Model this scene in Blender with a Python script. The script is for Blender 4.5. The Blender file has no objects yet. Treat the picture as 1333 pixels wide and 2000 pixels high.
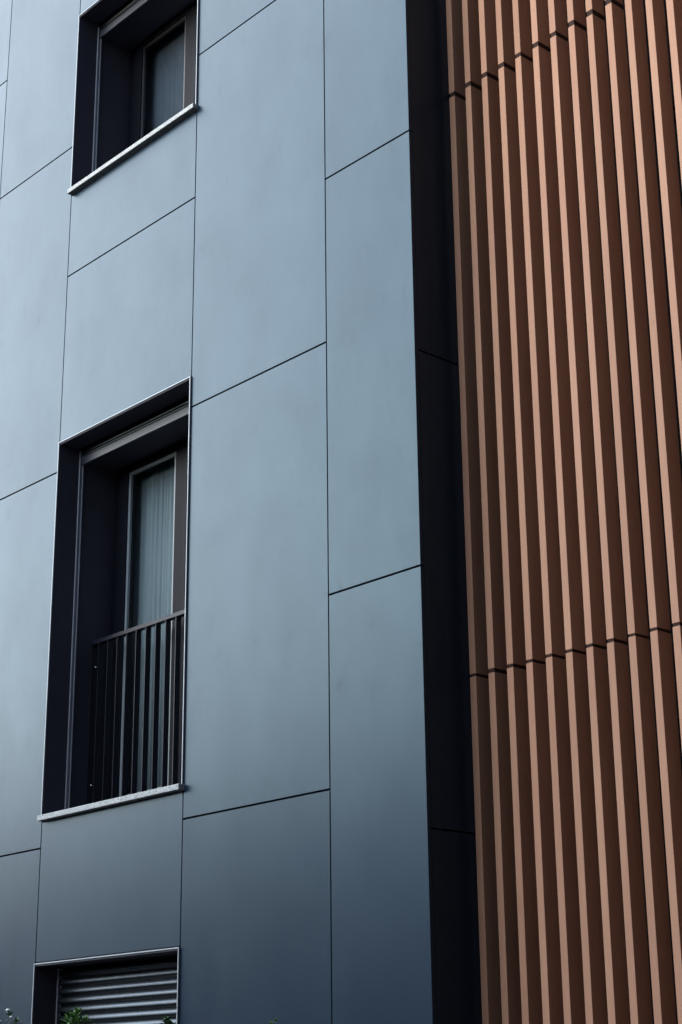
import bpy, bmesh, math, random
from mathutils import Vector, Matrix

random.seed(7)
scene = bpy.context.scene
R = math.radians

# ------------------------------------------------------------------ camera
cam_d = bpy.data.cameras.new('camera')
cam = bpy.data.objects.new('camera', cam_d)
scene.collection.objects.link(cam)
FW = Vector((-0.70234357, 0.63283558, 0.32593348))
RT = Vector((0.66674987, 0.7452124, -0.01015371))
UP = Vector((0.2493153, -0.21018471, 0.94533818))
m = Matrix.Identity(4)
for i in range(3):
    m[i][0], m[i][1], m[i][2] = RT[i], UP[i], -FW[i]
m.translation = Vector((6.94621, -6.9, 1.6))
cam.matrix_world = m
cam_d.sensor_fit = 'VERTICAL'
cam_d.sensor_height = 36.0
cam_d.sensor_width = 24.0
cam_d.lens = 3313.68 / 2000.0 * 36.0
cam_d.clip_end = 2000
scene.camera = cam

# ------------------------------------------------------------------ light
SUN_AZ = 37.0      # degrees from -Y (street side) towards -X (left)
SUN_EL = 17.0
sdir = Vector((-math.sin(R(SUN_AZ)) * math.cos(R(SUN_EL)),
               -math.cos(R(SUN_AZ)) * math.cos(R(SUN_EL)), math.sin(R(SUN_EL))))
world = bpy.data.worlds.new('World')
scene.world = world
world.use_nodes = True
nt = world.node_tree
sky = nt.nodes.new('ShaderNodeTexSky')
sky.sky_type = 'NISHITA'
sky.sun_disc = False
sky.sun_elevation = R(SUN_EL)
sky.sun_rotation = math.atan2(sdir.x, sdir.y)
sky.air_density = 1.0
sky.dust_density = 0.6
sky.ozone_density = 1.5
bg = nt.nodes['Background']
bg.inputs['Strength'].default_value = 0.05
nt.links.new(sky.outputs[0], bg.inputs[0])

sun_d = bpy.data.lights.new('sun', 'SUN')
sun_d.energy = 1.5
sun_d.angle = R(100)
sun_d.color = (0.88, 0.95, 0.99)
sun = bpy.data.objects.new('sun', sun_d)
scene.collection.objects.link(sun)
sun.rotation_euler = (-sdir).to_track_quat('-Z', 'Y').to_euler()
sun.location = sdir * 60

vs = scene.view_settings
vs.view_transform = 'Standard'
vs.look = 'None'
vs.exposure = 2.9
vs.gamma = 1.0
vs.use_curve_mapping = False

# ------------------------------------------------------------------ materials
def new_mat(name):
    mt = bpy.data.materials.new(name)
    mt.use_nodes = True
    t = mt.node_tree
    return mt, t, t.nodes['Principled BSDF'], t.nodes, t.links

def N(nodes, typ, **kw):
    n = nodes.new(typ)
    for k, v in kw.items():
        setattr(n, k, v)
    return n

def ramp(nodes, pts):
    r = nodes.new('ShaderNodeValToRGB')
    e = r.color_ramp.elements
    while len(e) < len(pts):
        e.new(0.5)
    for el, (p, c) in zip(e, pts):
        el.position = p
        el.color = c if len(c) == 4 else (*c, 1)
    return r

def coords(nodes, links, scale, kind='Object', world=False):
    if world:
        g = N(nodes, 'ShaderNodeNewGeometry')
        src = g.outputs['Position']
    else:
        tc = N(nodes, 'ShaderNodeTexCoord')
        src = tc.outputs[kind]
    mp = N(nodes, 'ShaderNodeMapping')
    mp.inputs['Scale'].default_value = scale
    links.new(src, mp.inputs['Vector'])
    return mp.outputs[0]

def noise(nodes, links, vec, scale, detail=4, rough=0.55):
    n = N(nodes, 'ShaderNodeTexNoise')
    n.inputs['Scale'].default_value = scale
    n.inputs['Detail'].default_value = detail
    n.inputs['Roughness'].default_value = rough
    links.new(vec, n.inputs['Vector'])
    return n.outputs['Fac']

def math_node(nodes, links, op, a, b=None, c=None):
    n = N(nodes, 'ShaderNodeMath', operation=op)
    for i, v in enumerate((a, b, c)):
        if v is None:
            continue
        if isinstance(v, (int, float)):
            n.inputs[i].default_value = v
        else:
            links.new(v, n.inputs[i])
    return n.outputs[0]

def mixrgb(nodes, links, fac, a, b, blend='MIX'):
    n = N(nodes, 'ShaderNodeMix', data_type='RGBA', blend_type=blend)
    for s, v in ((n.inputs[0], fac), (n.inputs[6], a), (n.inputs[7], b)):
        if isinstance(v, (int, float)):
            s.default_value = v
        elif isinstance(v, tuple):
            s.default_value = (*v, 1)
        else:
            links.new(v, s)
    return n.outputs[2]

def panel_material():
    mt, t, b, n, l = new_mat('anthracite_satin_panel')
    oi = N(n, 'ShaderNodeObjectInfo')
    streak = noise(n, l, coords(n, l, (9, 9, 0.5), world=True), 2.2, 5, 0.6)
    cloud = noise(n, l, coords(n, l, (1, 1, 1), world=True), 0.9, 3)
    grime = noise(n, l, coords(n, l, (5, 5, 2.2), world=True), 2.0, 6, 0.7)
    g = ramp(n, [(0.57, (0, 0, 0)), (0.78, (1, 1, 1))])
    l.new(grime, g.inputs[0])
    base = mixrgb(n, l, oi.outputs['Random'], (0.004, 0.010, 0.022), (0.005, 0.011, 0.025))
    base = mixrgb(n, l, math_node(n, l, 'MULTIPLY', g.outputs[0], 0.15), base, (0.007, 0.010, 0.013))
    l.new(base, b.inputs['Base Color'])
    b.inputs['IOR'].default_value = 1.345
    b.inputs['Specular Tint'].default_value = (0.48, 0.82, 0.99, 1)
    blot = noise(n, l, coords(n, l, (1.3, 1.3, 0.8), world=True), 1.6, 6, 0.62)
    fine = noise(n, l, coords(n, l, (22, 22, 3.0), world=True), 2.5, 4, 0.6)
    sp = math_node(n, l, 'MULTIPLY_ADD', blot, 0.30, 0.30)
    sp = math_node(n, l, 'MULTIPLY_ADD', fine, 0.07, sp)
    sp = math_node(n, l, 'MULTIPLY_ADD', oi.outputs['Random'], 0.065, sp)
    sp = math_node(n, l, 'MULTIPLY_ADD', g.outputs[0], -0.10, sp)
    l.new(sp, b.inputs['Specular IOR Level'])
    rg = math_node(n, l, 'MULTIPLY_ADD', streak, 0.05, 0.27)
    rg = math_node(n, l, 'MULTIPLY_ADD', cloud, 0.06, rg)
    rg = math_node(n, l, 'MULTIPLY_ADD', g.outputs[0], 0.05, rg)
    l.new(rg, b.inputs['Roughness'])
    bp = N(n, 'ShaderNodeBump')
    bp.inputs['Strength'].default_value = 0.25
    bp.inputs['Distance'].default_value = 0.004
    wv = noise(n, l, coords(n, l, (1, 1, 0.7), world=True), 2.4, 1)
    l.new(wv, bp.inputs['Height'])
    l.new(bp.outputs[0], b.inputs['Normal'])
    return mt

def simple(name, col, rough=0.5, metal=0.0, var=0.0, nscale=8.0, bump=0.0, spec=0.5, stretch=(1, 1, 1)):
    mt, t, b, n, l = new_mat(name)
    v = coords(n, l, stretch, world=True)
    f = noise(n, l, v, nscale, 5)
    lo = tuple(c * (1 - var) for c in col)
    hi = tuple(min(1, c * (1 + var)) for c in col)
    r = ramp(n, [(0.3, lo), (0.7, hi)])
    l.new(f, r.inputs[0])
    l.new(r.outputs[0], b.inputs['Base Color'])
    b.inputs['Metallic'].default_value = metal
    b.inputs['Roughness'].default_value = rough
    b.inputs['Specular IOR Level'].default_value = spec
    if bump:
        bp = N(n, 'ShaderNodeBump')
        bp.inputs['Strength'].default_value = bump
        bp.inputs['Distance'].default_value = 0.003
        l.new(f, bp.inputs['Height'])
        l.new(bp.outputs[0], b.inputs['Normal'])
    return mt

def fin_material():
    mt, t, b, n, l = new_mat('terracotta_brown_fin')
    oi = N(n, 'ShaderNodeObjectInfo')
    grain = noise(n, l, coords(n, l, (60, 60, 1.2), world=True), 3.0, 5, 0.6)
    patch = noise(n, l, coords(n, l, (3, 3, 1.0), world=True), 1.3, 3)
    speck = noise(n, l, coords(n, l, (1, 1, 0.7), world=True), 55, 2)
    c = mixrgb(n, l, oi.outputs['Random'], (0.250, 0.131, 0.084), (0.305, 0.163, 0.106))
    r = ramp(n, [(0.3, (0.90, 0.89, 0.88)), (0.7, (1.06, 1.06, 1.06))])
    l.new(grain, r.inputs[0])
    c = mixrgb(n, l, 1.0, c, r.outputs[0], 'MULTIPLY')
    p = ramp(n, [(0.35, (0.95, 0.93, 0.93)), (0.65, (1.03, 1.04, 1.03))])
    l.new(patch, p.inputs[0])
    c = mixrgb(n, l, 1.0, c, p.outputs[0], 'MULTIPLY')
    s = ramp(n, [(0.74, (1, 1, 1)), (0.80, (0.6, 0.55, 0.5))])
    l.new(speck, s.inputs[0])
    c = mixrgb(n, l, 1.0, c, s.outputs[0], 'MULTIPLY')
    l.new(c, b.inputs['Base Color'])
    b.inputs['Roughness'].default_value = 0.75
    b.inputs['Specular IOR Level'].default_value = 0.25
    bp = N(n, 'ShaderNodeBump')
    bp.inputs['Strength'].default_value = 0.15
    bp.inputs['Distance'].default_value = 0.001
    l.new(grain, bp.inputs['Height'])
    l.new(bp.outputs[0], b.inputs['Normal'])
    return mt

def granite_material():
    mt, t, b, n, l = new_mat('speckled_grey_granite')
    v = N(n, 'ShaderNodeTexVoronoi')
    v.inputs['Scale'].default_value = 170
    l.new(coords(n, l, (1, 1, 1), world=True), v.inputs['Vector'])
    sep = N(n, 'ShaderNodeSeparateColor')
    l.new(v.outputs['Color'], sep.inputs[0])
    r = ramp(n, [(0.0, (0.05, 0.055, 0.06)), (0.28, (0.145, 0.155, 0.16)), (0.6, (0.20, 0.215, 0.22)), (1.0, (0.32, 0.33, 0.335))])
    l.new(sep.outputs[0], r.inputs[0])
    l.new(r.outputs[0], b.inputs['Base Color'])
    b.inputs['Roughness'].default_value = 0.6
    return mt

def glass_material():
    mt = bpy.data.materials.new('window_glass')
    mt.use_nodes = True
    t = mt.node_tree
    n, l = t.nodes, t.links
    n.clear()
    out = N(n, 'ShaderNodeOutputMaterial')
    mx = N(n, 'ShaderNodeMixShader')
    tr = N(n, 'ShaderNodeBsdfTransparent')
    tr.inputs[0].default_value = (0.89, 0.92, 0.93, 1)
    gl = N(n, 'ShaderNodeBsdfGlossy')
    gl.inputs['Roughness'].default_value = 0.02
    gl.inputs[0].default_value = (0.85, 0.95, 0.95, 1)
    lw = N(n, 'ShaderNodeLayerWeight')
    f5 = math_node(n, l, 'POWER', lw.outputs['Facing'], 5.0)
    l.new(math_node(n, l, 'MULTIPLY_ADD', f5, 0.94, 0.042), mx.inputs[0])
    l.new(tr.outputs[0], mx.inputs[1])
    l.new(gl.outputs[0], mx.inputs[2])
    l.new(mx.outputs[0], out.inputs[0])
    return mt

def curtain_material():
    mt, t, b, n, l = new_mat('sheer_curtain_cloth')
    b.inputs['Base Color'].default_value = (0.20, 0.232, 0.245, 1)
    b.inputs['Roughness'].default_value = 0.9
    return mt

def leaf_material(name, c0, c1):
    mt, t, b, n, l = new_mat(name)
    f = noise(n, l, coords(n, l, (1, 1, 1), world=True), 14, 3)
    r = ramp(n, [(0.3, c0), (0.7, c1)])
    l.new(f, r.inputs[0])
    l.new(r.outputs[0], b.inputs['Base Color'])
    b.inputs['Roughness'].default_value = 0.55
    b.inputs['Specular IOR Level'].default_value = 0.2
    return mt

M_PANEL = panel_material()
M_FIN = fin_material()
M_GRANITE = granite_material()
M_GLASS = glass_material()
M_CURTAIN = curtain_material()
M_LINER = simple('dark_reveal_metal', (0.027, 0.026, 0.040), 0.6, 0.0, 0.08, 6, spec=0.2)
M_FRAME = simple('dark_window_frame', (0.0035, 0.0038, 0.0075), 0.5, 0.0, 0.06, 10, spec=0.08)
M_BEAD = simple('grey_glazing_bead', (0.13, 0.15, 0.17), 0.4, 0.0, 0.05, 10)
M_TRIM = simple('pale_aluminium_edge', (0.22, 0.24, 0.26), 0.5, 0.3, 0.06, 5)
M_RAILBAR = simple('dark_railing_steel', (0.008, 0.009, 0.016), 0.45, 0.0, 0.06, 20, spec=0.2)
M_SHUTTER = simple('grey_shutter_aluminium', (0.054, 0.064, 0.077), 0.38, 0.95, 0.04, 12, stretch=(1, 1, 4))
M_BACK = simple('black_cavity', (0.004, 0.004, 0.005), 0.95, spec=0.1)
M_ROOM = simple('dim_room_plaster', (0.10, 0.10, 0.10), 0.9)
M_SCREW = simple('bright_screw_steel', (0.85, 0.85, 0.85), 0.25, 0.9)
M_ASPHALT = simple('street_asphalt', (0.04, 0.04, 0.042), 0.9, 0, 0.25, 30, 0.3)
M_PAVE = simple('concrete_paving', (0.11, 0.11, 0.108), 0.85, 0, 0.15, 12, 0.2)
M_SOIL = simple('planting_soil', (0.05, 0.038, 0.028), 0.95, 0, 0.3, 25, 0.5)
M_LEAF_A = leaf_material('narrow_leaf_green', (0.022, 0.055, 0.026), (0.055, 0.11, 0.045))
M_LEAF_B = leaf_material('fresh_leaf_green', (0.040, 0.105, 0.022), (0.095, 0.19, 0.045))
M_LEAF_C = leaf_material('tree_leaf_dark', (0.010, 0.018, 0.010), (0.024, 0.038, 0.018))
M_STEM = simple('shrub_stem', (0.06, 0.055, 0.03), 0.8, 0, 0.2, 30)
M_PETAL = simple('white_petal', (0.80, 0.80, 0.78), 0.6)

# ------------------------------------------------------------------ helpers
COL = scene.collection

def link(name, me, mat=None, parent=None, loc=(0, 0, 0)):
    if mat and not me.materials:
        me.materials.append(mat)
    o = bpy.data.objects.new(name, me)
    COL.objects.link(o)
    o.location = loc
    if parent:
        o.parent = parent
    return o

def to_mesh(bm, name, smooth=False):
    me = bpy.data.meshes.new(name)
    bm.normal_update()
    bm.to_mesh(me)
    bm.free()
    if smooth:
        for p in me.polygons:
            p.use_smooth = True
    return me

def bm_box(bm, x0, x1, y0, y1, z0, z1, bevel=0.0):
    r = bmesh.ops.create_cube(bm, size=1.0)
    vs_ = r['verts']
    for v in vs_:
        v.co = Vector(((x0 + x1) / 2 + v.co.x * (x1 - x0), (y0 + y1) / 2 + v.co.y * (y1 - y0), (z0 + z1) / 2 + v.co.z * (z1 - z0)))
    if bevel:
        es = list({e for v in vs_ for e in v.link_edges})
        bmesh.ops.bevel(bm, geom=es, offset=bevel, segments=1, affect='EDGES', profile=0.5)

def box(name, x0, x1, y0, y1, z0, z1, mat, parent=None, bevel=0.0):
    bm = bmesh.new()
    cx, cy, cz = (x0 + x1) / 2, (y0 + y1) / 2, (z0 + z1) / 2
    bm_box(bm, x0 - cx, x1 - cx, y0 - cy, y1 - cy, z0 - cz, z1 - cz, bevel)
    return link(name, to_mesh(bm, name), mat, parent, (cx, cy, cz))

def boxes(name, lst, mat, parent=None, bevel=0.0):
    bm = bmesh.new()
    for b in lst:
        bm_box(bm, *b, bevel)
    return link(name, to_mesh(bm, name), mat, parent)

def empty(name, loc=(0, 0, 0)):
    o = bpy.data.objects.new(name, None)
    COL.objects.link(o)
    o.location = loc
    o.empty_display_size = 0.3
    return o

def tag(o, label=None, cat=None, group=None, kind=None):
    if label:
        o['label'] = label
    if cat:
        o['category'] = cat
    if group:
        o['group'] = group
    if kind:
        o['kind'] = kind
    return o

# ------------------------------------------------------------------ ground
def sheet(name, x0, x1, y0, y1, z, mat):
    me = bpy.data.meshes.new(name)
    me.from_pydata([(x0, y0, z), (x1, y0, z), (x1, y1, z), (x0, y1, z)], [], [(0, 1, 2, 3)])
    o = link(name, me, mat)
    tag(o, kind='structure')
    return o

tag(sheet('ground', -600, 600, -600, 600, -0.12, M_ASPHALT), 'dark asphalt street surface in front of the building', 'ground')
bm = bmesh.new()
bm_box(bm, -40, 30, -4.2, -1.35, -0.30, 0.0, 0.01)
tag(link('pavement', to_mesh(bm, 'pavement'), M_PAVE), 'grey concrete pavement along the planting bed', 'pavement', kind='structure')
bm = bmesh.new()
bm_box(bm, -40, 30, -1.34, 1.2, -0.30, 0.02)
tag(link('planting_bed', to_mesh(bm, 'planting_bed'), M_SOIL), 'strip of brown soil at the foot of the facade', 'planting bed', kind='structure')

# ------------------------------------------------------------------ building with grey panels
building = tag(empty('apartment_building', (0, 0, 0)),
               'modern building clad in large blue-grey metal panels with deep dark windows', 'building')
XA, XB, XC, XD, XE = 0.0, -0.84, -2.345, -4.115, -5.331
ZTOP = 14.0
XL = -9.9
GV, GH = 0.008, 0.011

def panel(x0, x1, z0, z1):
    return box('wall_panel', x0 + GV / 2, x1 - GV / 2, 0.0, 0.03, z0 + GH / 2, z1 - GH / 2, M_PANEL, building, 0.0018)

def column(x0, x1, zs):
    for a, b in zip(zs[:-1], zs[1:]):
        panel(x0, x1, a, b)

column(XB, XA + GV / 2, [0.05, 1.620, 4.627, 7.635, 10.642, 13.65])
column(XC, XB, [0.05, 0.380, 3.387, 6.397, 9.405, 12.41, ZTOP])
column(XE, XD, [0.05, 0.380, 3.384, 6.395, 9.402, 12.41, ZTOP])
column(-7.10, XE, [0.05, 1.64, 4.65, 7.66, 10.667, 13.67])
column(-8.50, -7.10, [0.05, 0.38, 3.384, 6.395, 9.402, 12.41, ZTOP])
column(XL, -8.50, [0.05, 1.64, 4.65, 7.66, 10.667, 13.67])
# column of the windows
Z_LOW = (0.95, 2.548)
Z_MID = (3.623, 6.646)
Z_UPP = (8.952, 10.722)
panel(XD, XC, 0.05, Z_LOW[0] - 0.045)
panel(XD, XC, Z_LOW[1], Z_MID[0] - 0.042)
panel(XD, XC, Z_MID[1], 8.142)
panel(XD, XC, 8.142, Z_UPP[0] - 0.042)
panel(XD, XC, Z_UPP[1], 12.41)
panel(XD, XC, 12.41, ZTOP)

# return side of the projecting block
RET_BACK = 0.62
def ret(z0, z1):
    return box('return_panel', -0.031, -0.0015, 0.0335, RET_BACK, z0 + GH / 2, z1 - GH / 2, M_PANEL, building, 0.0018)
rz = [0.05, 3.054, 6.058, 9.062, 12.066, ZTOP]
for a, b in zip(rz[:-1], rz[1:]):
    ret(a, b)

# dark carcass behind the rainscreen, with openings for the windows
B0, B1 = 0.06, 0.62
LW, RW = XD + 0.001, XC + 0.007
boxes('carcass', [
    (RW, -0.06, B0, B1, 0.0, ZTOP),
    (XL, LW, B0, B1, 0.0, ZTOP),
    (LW, RW, B0, B1, 0.0, Z_LOW[0] - 0.06),
    (LW, RW, B0, B1, Z_LOW[1] + 0.02, Z_MID[0] - 0.06),
    (LW, RW, B0, B1, Z_MID[1] + 0.02, Z_UPP[0] - 0.06),
    (LW, RW, B0, B1, Z_UPP[1] + 0.02, ZTOP),
], M_BACK, building)
# recessed wall behind the brown fins
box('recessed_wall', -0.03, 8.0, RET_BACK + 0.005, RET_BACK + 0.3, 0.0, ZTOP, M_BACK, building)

for zj, yj in ((6.058, 0.124), (3.054, 0.100)):
    bm = bmesh.new()
    bmesh.ops.create_uvsphere(bm, u_segments=10, v_segments=6, radius=0.006)
    link('rivet', to_mesh(bm, 'rivet', True), M_RAILBAR, building, (0.000, yj, zj))

# body of the building behind the facade
boxes('body', [(XL, 8.0, 4.05, 11.0, 0.0, ZTOP), (XL - 0.3, XL - 0.002, 0.0, 11.0, 0.0, ZTOP)], M_BACK, building)
box('roof', XL - 0.3, 8.0, 0.02, 11.0, ZTOP + 0.002, ZTOP + 0.25, M_BACK, building)

# ---- shutter slat profile, convex towards the street
SLAT_P = 0.0655
def slat_mesh(w):
    prof = [(0.026, 0.0), (0.022, 0.015), (0.0035, 0.0165), (0.0012, 0.0195), (0.0, 0.024)]
    for k in range(1, 8):
        ang = R(k * 10.5)
        prof.append((0.034 * (1 - math.cos(ang)) , 0.024 + 0.0385 * math.sin(ang)))
    prof.append((0.028, SLAT_P - 0.004))
    prof.append((0.028, 0.0))
    bm = bmesh.new()
    L = [bm.verts.new((0, y, z)) for y, z in prof]
    Rr = [bm.verts.new((w, y, z)) for y, z in prof]
    n = len(prof)
    for i in range(n):
        j = (i + 1) % n
        bm.faces.new((L[i], L[j], Rr[j], Rr[i]))
    bm.faces.new(L[::-1])
    bm.faces.new(Rr)
    bmesh.ops.recalc_face_normals(bm, faces=bm.faces)
    return to_mesh(bm, 'slat')

def window(z0, z1, kind):
    xi0, xi1 = XD + 0.014, XC - 0.006
    t = 0.009
    # pale metal edge round the opening
    tr = boxes('window_surround', [
        (XD + 0.002, XD + 0.002 + t, -0.014, -0.006, z0 + 0.001, z1 - 0.002),
        (XC - 0.006, XC - 0.006 + t, -0.014, -0.006, z0 + 0.001, z1 - 0.002),
        (XD + 0.0025 + t, XC - 0.0065, -0.014, -0.006, z1 - 0.002 - t, z1 - 0.0025)], M_TRIM, building, 0.001)
    xl, xr = XD + 0.012, XC - 0.004
    # dark reveal lining
    yg, yw = 0.187, 0.550
    boxes('reveal', [
        (xl - 0.010, xl, -0.0055, yg, z0, z1 - 0.012),
        (xl - 0.010, xl, yg + 0.040, yw + 0.1, z0, z1 - 0.012),
        (xr, xr + 0.010, -0.0055, yg, z0, z1 - 0.012),
        (xr, xr + 0.010, yg + 0.040, yw + 0.1, z0, z1 - 0.012),
        (xl, xr, -0.0055, yg - 0.012, z1 - 0.022, z1 - 0.012),
        (xl, xr, yg + 0.055, yw + 0.1, z1 - 0.115, z1 - 0.105),
        (xl, xr, yg + 0.055, yg + 0.058, z1 - 0.105, z1 - 0.012),
    ], M_LINER, building)
    # shutter guide rails, each a U with two lips
    for x, s in ((xl, 1), (xr, -1)):
        def bx(a, b, y0, y1):
            xa, xb = x + s * a, x + s * b
            return (min(xa, xb), max(xa, xb), y0, y1, z0 + 0.002, z1 - 0.03)
        boxes('guide_rail', [bx(-0.009, 0.010, yg, yg + 0.008), bx(-0.009, 0.010, yg + 0.029, yg + 0.039),
                             bx(-0.012, -0.0095, yg + 0.002, yg + 0.038)], M_GUIDE, building, 0.001)
    # sill of speckled stone
    box('window_sill', XD + 0.007, XC + 0.012, -0.050, yw + 0.06, z0 - 0.041, z0, M_GRANITE, building, 0.003)
    # window itself: outer frame, two sashes with beads and panes
    zf0, zf1 = z0 + 0.002, z1 - 0.06
    fw = 0.07
    wn = boxes('window', [
        (xl, xl + fw, yw, yw + 0.07, zf0, zf1), (xr - fw, xr, yw, yw + 0.07, zf0, zf1),
        (xl + fw, xr - fw, yw, yw + 0.07, zf1 - fw, zf1), (xl + fw, xr - fw, yw, yw + 0.07, zf0, zf0 + fw)], M_FRAME, building)
    xm = -3.165
    sw = 0.125
    for a, b in ((xl + fw, xm), (xm + 0.001, xr - fw)):
        s0, s1 = zf0 + fw + 0.002, zf1 - fw - 0.002
        y0 = yw - 0.012
        wl = sw if a < -3.5 else 0.06
        wr = 0.090 if a < -3.5 else sw
        boxes('sash', [(a, a + wl, y0, y0 + 0.07, s0, s1), (b - wr, b, y0, y0 + 0.07, s0, s1),
                       (a + wl, b - wr, y0, y0 + 0.07, s1 - 0.055, s1), (a + wl, b - wr, y0, y0 + 0.07, s0, s0 + 0.08)], M_FRAME, wn, 0.0)
        gx0, gx1, gz0, gz1 = a + wl, b - wr, s0 + 0.08, s1 - 0.055
        bw = 0.028
        yb = y0 + 0.010
        boxes('glazing_bead', [(gx0, gx0 + bw, yb, yb + 0.02, gz0, gz1), (gx1 - bw, gx1, yb, yb + 0.02, gz0, gz1),
                               (gx0 + bw, gx1 - bw, yb, yb + 0.02, gz1 - bw, gz1), (gx0 + bw, gx1 - bw, yb, yb + 0.02, gz0, gz0 + bw)],
              M_BEAD if kind != 'upper' else M_BEAD_DARK, wn)
        box('pane', gx0 + bw * 0.5, gx1 - bw * 0.5, yb + 0.021, yb + 0.027, gz0 + bw * 0.5, gz1 - bw * 0.5, M_GLASS, wn)
    # room behind
    bm = bmesh.new()
    bm_box(bm, xl - 0.6, xr + 0.6, yw + 0.101, 4.0, z0 - 0.1, z1 + 0.25)
    ff = [f for f in bm.faces if f.calc_center_median().y < yw + 0.12]
    bmesh.ops.delete(bm, geom=ff, context='FACES')
    bmesh.ops.reverse_faces(bm, faces=bm.faces)
    link('room', to_mesh(bm, 'room'), M_ROOM, building)
    boxes('inner_wall', [(xl - 0.6, xl - 0.011, yw + 0.101, yw + 0.2, z0 - 0.1, z1 + 0.25), (xr + 0.011, xr + 0.6, yw + 0.101, yw + 0.2, z0 - 0.1, z1 + 0.25),
                         (xl - 0.011, xr + 0.011, yw + 0.101, yw + 0.2, z1 - 0.105, z1 + 0.25), (xl - 0.011, xr + 0.011, yw + 0.101, yw + 0.2, z0 - 0.1, z0 - 0.042)], M_ROOM, building)
    # roller shutter
    sx0, sx1 = xl + 0.012, xr - 0.012
    ys = yg + 0.010
    bm = bmesh.new()
    if kind == 'low':
        hd = bm_box(bm, sx0, sx1, ys + 0.026, ys + 0.031, z0 + 0.002, z1 - 0.03)
        sh = link('roller_shutter', to_mesh(bm, 'roller_shutter'), M_BACK, building)
        me = slat_mesh(sx1 - sx0)
        k = 0
        z = 2.432 - SLAT_P * 0.75 + SLAT_P
        while z > z0:
            link('slat', me, M_SHUTTER, sh, (sx0, ys - 0.004, z))
            z -= SLAT_P
    else:
        # raised: only the end bar with its rounded top lip shows under the head
        bm_box(bm, sx0, sx1, ys, ys + 0.020, z1 - 0.155, z1 - 0.075, 0.003)
        sh = link('roller_shutter', to_mesh(bm, 'roller_shutter'), M_SHUTBAR, building)
        box('end_lip', sx0 + 0.06, sx1, ys - 0.009, ys - 0.001, z1 - 0.090, z1 - 0.076, M_SHUTTER, sh, 0.003)
        me = slat_mesh(sx1 - sx0)
        link('slat', me, M_SHUTTER, sh, (sx0, ys, z1 - 0.074))
    return wn

M_GUIDE = simple('guide_rail_grey', (0.30, 0.31, 0.36), 0.4, 0.3, 0.05, 12)
M_SHUTBAR = simple('shutter_end_bar', (0.028, 0.032, 0.046), 0.45, 0.2, 0.05, 12)
M_BEAD_DARK = simple('dark_glazing_bead', (0.010, 0.011, 0.016), 0.4, 0.0, 0.05, 10)
window(*Z_LOW, 'low')
window(*Z_MID, 'mid')
window(*Z_UPP, 'upper')

# ---- railing in the tall window
xl, xr = XD + 0.012, XC - 0.004
RY0, RY1 = 0.372, 0.422
rail = box('railing', xl + 0.001, xr - 0.001, RY0, RY1, 5.010, 5.042, M_RAILBAR, building, 0.0012)
z0b = Z_MID[0] + 0.035
first = None
for i in range(13):
    x = -4.003 + 0.1275 * i
    bar = box('bar', x - 0.004, x + 0.004, RY0 + 0.001, RY1 - 0.001, z0b, 5.0095, M_RAILBAR, None, 0.0008)
    bar.parent = rail
    bar.matrix_parent_inverse = rail.matrix_basis.inverted()
bot = box('bottom_rail', xl + 0.001, xr - 0.001, RY0, RY1, z0b - 0.014, z0b - 0.0005, M_RAILBAR, None, 0.001)
bot.parent = rail
bot.matrix_parent_inverse = rail.matrix_basis.inverted()
for x0_, s in ((xl, 1), (xr, -1)):
    a, b = sorted((x0_ + s * 0.001, x0_ + s * 0.011))
    p = box('end_bar', a, b, RY0 + 0.001, RY1 + 0.02, z0b, 5.0095, M_RAILBAR, None, 0.0008)
    p.parent = rail
    p.matrix_parent_inverse = rail.matrix_basis.inverted()
    for zz in (4.836, 3.899):
        bm = bmesh.new()
        bmesh.ops.create_uvsphere(bm, u_segments=10, v_segments=6, radius=0.008)
        sc = link('screw', to_mesh(bm, 'screw', True), M_SCREW, None, (x0_ + s * 0.014, 0.412, zz))
        sc.parent = rail
        sc.matrix_parent_inverse = rail.matrix_basis.inverted()

# ------------------------------------------------------------------ brown fin screen
screen = tag(empty('fin_screen', (2.0, 0.394, 0)),
             'screen of tall brown vertical fins beside the dark return wall', 'facade screen')
FX, FP, FWD, FD = 0.0005, 0.1525, 0.0511, 0.122
FY = 0.394
rows = [(0.02, 3.993), (4.012, 8.046), (8.080, 12.10), (12.12, ZTOP)]
NF = 34
fmesh = []
for a, b in rows:
    bm = bmesh.new()
    bm_box(bm, 0, FWD, 0, FD, 0, b - a, 0.0018)
    fmesh.append(to_mesh(bm, 'fin'))
for i in range(NF):
    x = FX + FP * i
    for r, (a, b) in enumerate(rows):
        o = link('fin', fmesh[r], M_FIN, screen)
        o.location = Vector((x + random.uniform(-.0006, .0006), FY + random.uniform(-.001, .001), a + random.uniform(-.003, .003))) - screen.location
M_SLEEVE = simple('dark_joint_sleeve', (0.030, 0.017, 0.014), 0.9, spec=0.1)
smesh = []
for r in range(3):
    g0, g1 = rows[r][1], rows[r + 1][0]
    bm = bmesh.new()
    bm_box(bm, 0.004, FWD - 0.004, 0.004, FD - 0.004, -0.02, g1 - g0 + 0.02)
    smesh.append(to_mesh(bm, 'joint_sleeve'))
for i in range(NF):
    for r in range(3):
        o = link('joint_sleeve', smesh[r], M_SLEEVE, screen)
        o.location = Vector((FX + FP * i, FY, rows[r][1])) - screen.location
for z in (1.0, 3.2, 4.8, 7.2, 8.9, 11.3):
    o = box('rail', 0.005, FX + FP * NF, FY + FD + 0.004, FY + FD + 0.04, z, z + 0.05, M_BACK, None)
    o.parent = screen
    o.matrix_parent_inverse = screen.matrix_basis.inverted()

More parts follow.
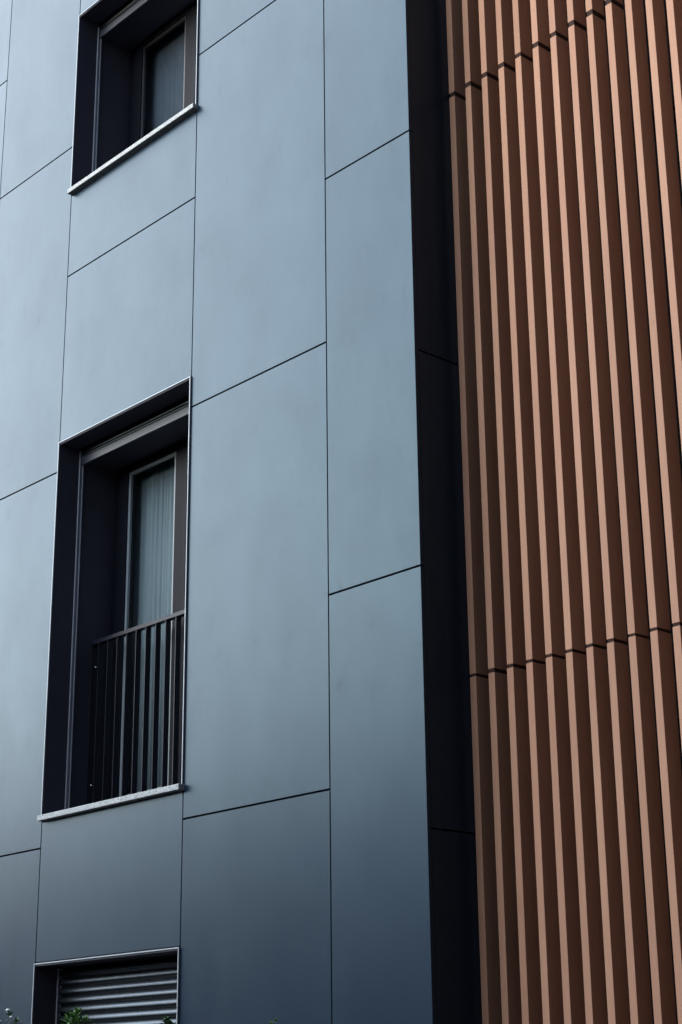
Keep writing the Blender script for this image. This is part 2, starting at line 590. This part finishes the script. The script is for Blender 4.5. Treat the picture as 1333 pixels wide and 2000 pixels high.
# ------------------------------------------------------------------ curtain in the tall window
def curtain(name, x0, x1, y, z0, z1, amp, seed):
    rnd = random.Random(seed)
    n = 420
    vs_, fs = [], []
    ph = 0.0
    for i in range(n + 1):
        u = i / n
        ph += 0.10 + 0.16 * max(0.0, math.sin(u * 17 + seed)) + rnd.uniform(0, 0.03)
        w = 0.55 + 0.45 * math.sin(u * 23 + seed)
        off = amp * w * math.sin(ph) + amp * 0.45 * math.sin(2.7 * ph + 1)
        x = x0 + (x1 - x0) * u
        vs_ += [(x, y + off, z0), (x, y + off * 0.85, z1)]
    for i in range(n):
        fs.append((2 * i, 2 * i + 2, 2 * i + 3, 2 * i + 1))
    me = bpy.data.meshes.new(name)
    me.from_pydata(vs_, [], fs)
    for p in me.polygons:
        p.use_smooth = True
    o = link(name, me, M_CURTAIN)
    md = o.modifiers.new('cloth_thickness', 'SOLIDIFY')
    md.thickness = 0.002
    return o

tag(curtain('curtain', -4.095, -2.365, 0.672, Z_MID[0] + 0.03, Z_MID[1] - 0.125, 0.013, 3),
    'pale sheer curtain hanging in folds behind the tall window with the railing', 'curtain')

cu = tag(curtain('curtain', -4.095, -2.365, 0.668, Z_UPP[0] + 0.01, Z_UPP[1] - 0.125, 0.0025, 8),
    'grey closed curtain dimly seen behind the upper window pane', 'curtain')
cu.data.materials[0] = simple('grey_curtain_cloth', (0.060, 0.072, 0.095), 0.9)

# ------------------------------------------------------------------ shrubs at the foot of the facade
def add_leaf(bm, base, d, length, width, up=None):
    d = d.normalized()
    side = d.cross(up or Vector((0, 0, 1)))
    if side.length < 1e-3:
        side = Vector((1, 0, 0))
    side.normalize()
    nrm = side.cross(d).normalized()
    pts = []
    for t, w in ((0, 0.12), (0.3, 0.85), (0.6, 1.0), (0.85, 0.55), (1.0, 0.0)):
        c = base + d * (length * t) - nrm * (0.18 * length * t * t)
        pts.append((c, w * width / 2))
    prev = None
    for c, w in pts:
        if w > 0:
            cur = (bm.verts.new(c - side * w + nrm * w * 0.35), bm.verts.new(c), bm.verts.new(c + side * w + nrm * w * 0.35))
        else:
            cur = (bm.verts.new(c),)
        if prev:
            if len(cur) == 3:
                bm.faces.new((prev[0], prev[1], cur[1], cur[0]))
                bm.faces.new((prev[1], prev[2], cur[2], cur[1]))
            else:
                bm.faces.new((prev[0], prev[1], cur[0]))
                bm.faces.new((prev[1], prev[2], cur[0]))
        prev = cur

def add_stem(bm, pts, r0, r1, seg=6):
    rings = []
    n = len(pts)
    for i, p in enumerate(pts):
        d = (pts[min(i + 1, n - 1)] - pts[max(i - 1, 0)]).normalized()
        a = d.orthogonal().normalized()
        b = d.cross(a)
        r = r0 + (r1 - r0) * i / (n - 1)
        rings.append([bm.verts.new(p + (a * math.cos(2 * math.pi * k / seg) + b * math.sin(2 * math.pi * k / seg)) * r) for k in range(seg)])
    for A, B in zip(rings[:-1], rings[1:]):
        for k in range(seg):
            bm.faces.new((A[k], A[(k + 1) % seg], B[(k + 1) % seg], B[k]))
    bm.faces.new(rings[-1])

def shrub(name, label, x, y, tips, leaf_mat, llen, lwid, dens, flowers=(), seed=1, from_z=0.5):
    rnd = random.Random(seed)
    root = tag(empty(name, (x, y, 0.02)), label, 'shrub', 'shrubs at the foot of the facade')
    sb, lb, fb = bmesh.new(), bmesh.new(), bmesh.new()
    for (tx, ty, tz) in tips:
        tip = Vector((tx - x, ty - y, tz - 0.02))
        b0 = Vector((rnd.uniform(-.05, .05), rnd.uniform(-.05, .05), 0))
        pts = []
        for k in range(9):
            t = k / 8
            q = b0.lerp(tip, t)
            q.x = b0.x + (tip.x - b0.x) * t ** 0.7
            q.y = b0.y + (tip.y - b0.y) * t ** 0.7
            q += Vector((math.sin(t * 5 + tx) * 0.015, math.cos(t * 4 + tx) * 0.015, 0)) * (1 - t)
            pts.append(q)
        add_stem(sb, pts, 0.008, 0.0012)
        nl = int(dens * (tip.z - from_z))
        for k in range(nl):
            z = (k + 1) / nl
            t = (from_z + (tip.z - from_z) * z) / tip.z
            f = t * 8
            i0 = min(7, int(f))
            p = pts[i0].lerp(pts[i0 + 1], f - i0)
            a = k * 2.399 + rnd.uniform(-.4, .4)
            el = R(rnd.uniform(5, 45)) if z < 0.93 else R(rnd.uniform(0, 35))
            d = Vector((math.cos(a) * math.cos(el), math.sin(a) * math.cos(el), math.sin(el)))
            sc = rnd.uniform(0.7, 1.1) * (0.75 if z > 0.93 else 1)
            add_leaf(lb, p, d, llen * sc, lwid * sc)
        for k in range(6):
            a = k * 1.05 + rnd.uniform(-.3, .3)
            el = R(rnd.uniform(25, 70))
            add_leaf(lb, tip - Vector((0, 0, 0.012)), Vector((math.cos(a) * math.cos(el), math.sin(a) * math.cos(el), math.sin(el))),
                     llen * rnd.uniform(0.45, 0.75), lwid * rnd.uniform(0.7, 0.95))
    for (fx, fy, fz, s) in flowers:
        c = Vector((fx - x, fy - y, fz - 0.02))
        for k in range(5):
            a = k * 2 * math.pi / 5
            add_leaf(fb, c, Vector((math.cos(a), math.sin(a), 0.35)), s * 0.8, s * 0.8)
        for v in bmesh.ops.create_icosphere(fb, subdivisions=2, radius=s * 0.42)['verts']:
            v.co = Vector((v.co.x, v.co.y, v.co.z * 0.8)) + c + Vector((0, 0, s * 0.12))
    link('stem', to_mesh(sb, 'stem', True), M_STEM, root)
    fo = link('foliage', to_mesh(lb, 'foliage', True), leaf_mat, root)
    fo['kind'] = 'stuff'
    if flowers:
        link('flower', to_mesh(fb, 'flower', True), M_PETAL, root)
    else:
        fb.free()
    return root

SY = -0.6
shrub('flowering_shrub', 'narrow-leaved shrub with small white flowers near the lower left corner', -3.43, SY,
      [(-3.445, SY, 2.150), (-3.385, SY + .02, 2.108), (-3.50, SY - .03, 2.075), (-3.555, SY + .02, 2.06), (-3.47, SY - .07, 2.085), (-3.42, SY + .04, 2.10), (-3.62, SY, 1.90), (-3.30, SY + .06, 1.95)],
      M_LEAF_A, 0.065, 0.017, 60, [(-3.452, SY - .012, 2.172, 0.034), (-3.395, SY - .02, 2.128, 0.020), (-3.49, SY - .05, 2.105, 0.026)], 4)
shrub('bushy_shrub', 'bright green bushy shrub in front of the louvred shutter, left end', -2.64, SY,
      [(-2.615, SY, 2.13), (-2.70, SY + .03, 2.085), (-2.575, SY - .02, 2.075), (-2.66, SY - .05, 2.085), (-2.75, SY, 2.055), (-2.52, SY + .05, 2.03), (-2.64, SY + .08, 2.08), (-2.60, SY + .03, 2.09), (-2.68, SY, 2.115)],
      M_LEAF_B, 0.090, 0.024, 110, [], 9)
shrub('broad_leaf_shrub', 'shrub with rounded glossy leaves at the right end of the shutter', -1.66, SY,
      [(-1.665, SY, 2.05), (-1.70, SY + .03, 2.015), (-1.62, SY, 2.02), (-1.74, SY - .04, 1.92), (-1.57, SY + .04, 1.9)],
      M_LEAF_A, 0.080, 0.040, 44, [(-1.650, SY - .02, 2.052, 0.008)], 12)
shrub('thin_shrub', 'thin twig with a few tiny leaves in front of the plain panels', -0.63, SY,
      [(-0.632, SY, 2.012), (-0.66, SY - .01, 1.995), (-0.55, SY + .03, 1.88), (-0.71, SY, 1.85)],
      M_LEAF_B, 0.04, 0.013, 30, [(-0.648, SY, 2.004, 0.006)], 21)

# ------------------------------------------------------------------ unseen trees, added so the lower panels have something dark to reflect
def added_tree_belt():
    rnd = random.Random(5)
    vs_, fs = [], []
    bmt = bmesh.new()
    for i in range(34):
        x = -62 + i * 2.7 + rnd.uniform(-.6, .6)
        y = -16.0 + rnd.uniform(-1.6, 1.6)
        h = rnd.uniform(7.2, 9.4)
        rx = rnd.uniform(2.1, 2.9)
        add_stem(bmt, [Vector((x, y, -0.12)), Vector((x + .1, y, h * .35)), Vector((x, y + .1, h * .7))], 0.2, 0.06)
        for k in range(2600):
            u = rnd.uniform(-1, 1)
            a = rnd.uniform(0, 2 * math.pi)
            rr = rnd.random() ** 0.4
            s = math.sqrt(1 - u * u)
            c = Vector((x + rx * rr * s * math.cos(a), y + rx * rr * s * math.sin(a), h * 0.52 + h * 0.48 * rr * u))
            q = 0.25
            d1 = Vector((rnd.uniform(-1, 1), rnd.uniform(-1, 1), rnd.uniform(-1, 1))).normalized() * q
            d2 = d1.orthogonal().normalized() * q * 0.7
            b = len(vs_)
            vs_.extend([c - d1, c + d2, c + d1, c - d2])
            fs.append((b, b + 1, b + 2, b + 3))
    me = bpy.data.meshes.new('added_tree_belt')
    me.from_pydata([tuple(v) for v in vs_], [], fs)
    o = tag(link('added_tree_belt', me, M_LEAF_C), 'unseen belt of dark green trees, added across the street to darken the panel reflections', 'trees', kind='stuff')
    link('trunks', to_mesh(bmt, 'trunks', True), M_STEM, o)['kind'] = 'stuff'
added_tree_belt()

# ------------------------------------------------------------------ unseen house, added on the right to keep sky light off the fin sides
M_BRICK = simple('dark_brick_wall', (0.085, 0.06, 0.05), 0.85, 0, 0.25, 18, 0.3)
house = tag(empty('added_shading_house', (12.0, -9.0, 0)), 'unseen dark brick house, added right of the fin screen to block light from that side', 'building')
def hpart(name, x0, x1, y0, y1, z0, z1, mat):
    o = box(name, x0, x1, y0, y1, z0, z1, mat, None, 0.0)
    o.parent = house
    o.matrix_parent_inverse = house.matrix_basis.inverted()
    return o
hpart('wall', 9.2, 17.0, -19.0, 0.3, -0.1, 15.0, M_BRICK)
hpart('roof', 8.9, 17.3, -19.3, 0.35, 15.002, 15.4, M_BACK)
for zz in (1.2, 4.2, 7.2, 10.2, 12.6):
    for k in range(5):
        y = -17.5 + k * 3.6
        hpart('window', 9.17, 9.199, y, y + 1.2, zz, zz + 1.5, M_FRAME)
        hpart('window_sill', 9.08, 9.199, y - 0.05, y + 1.25, zz - 0.06, zz - 0.002, M_PAVE)
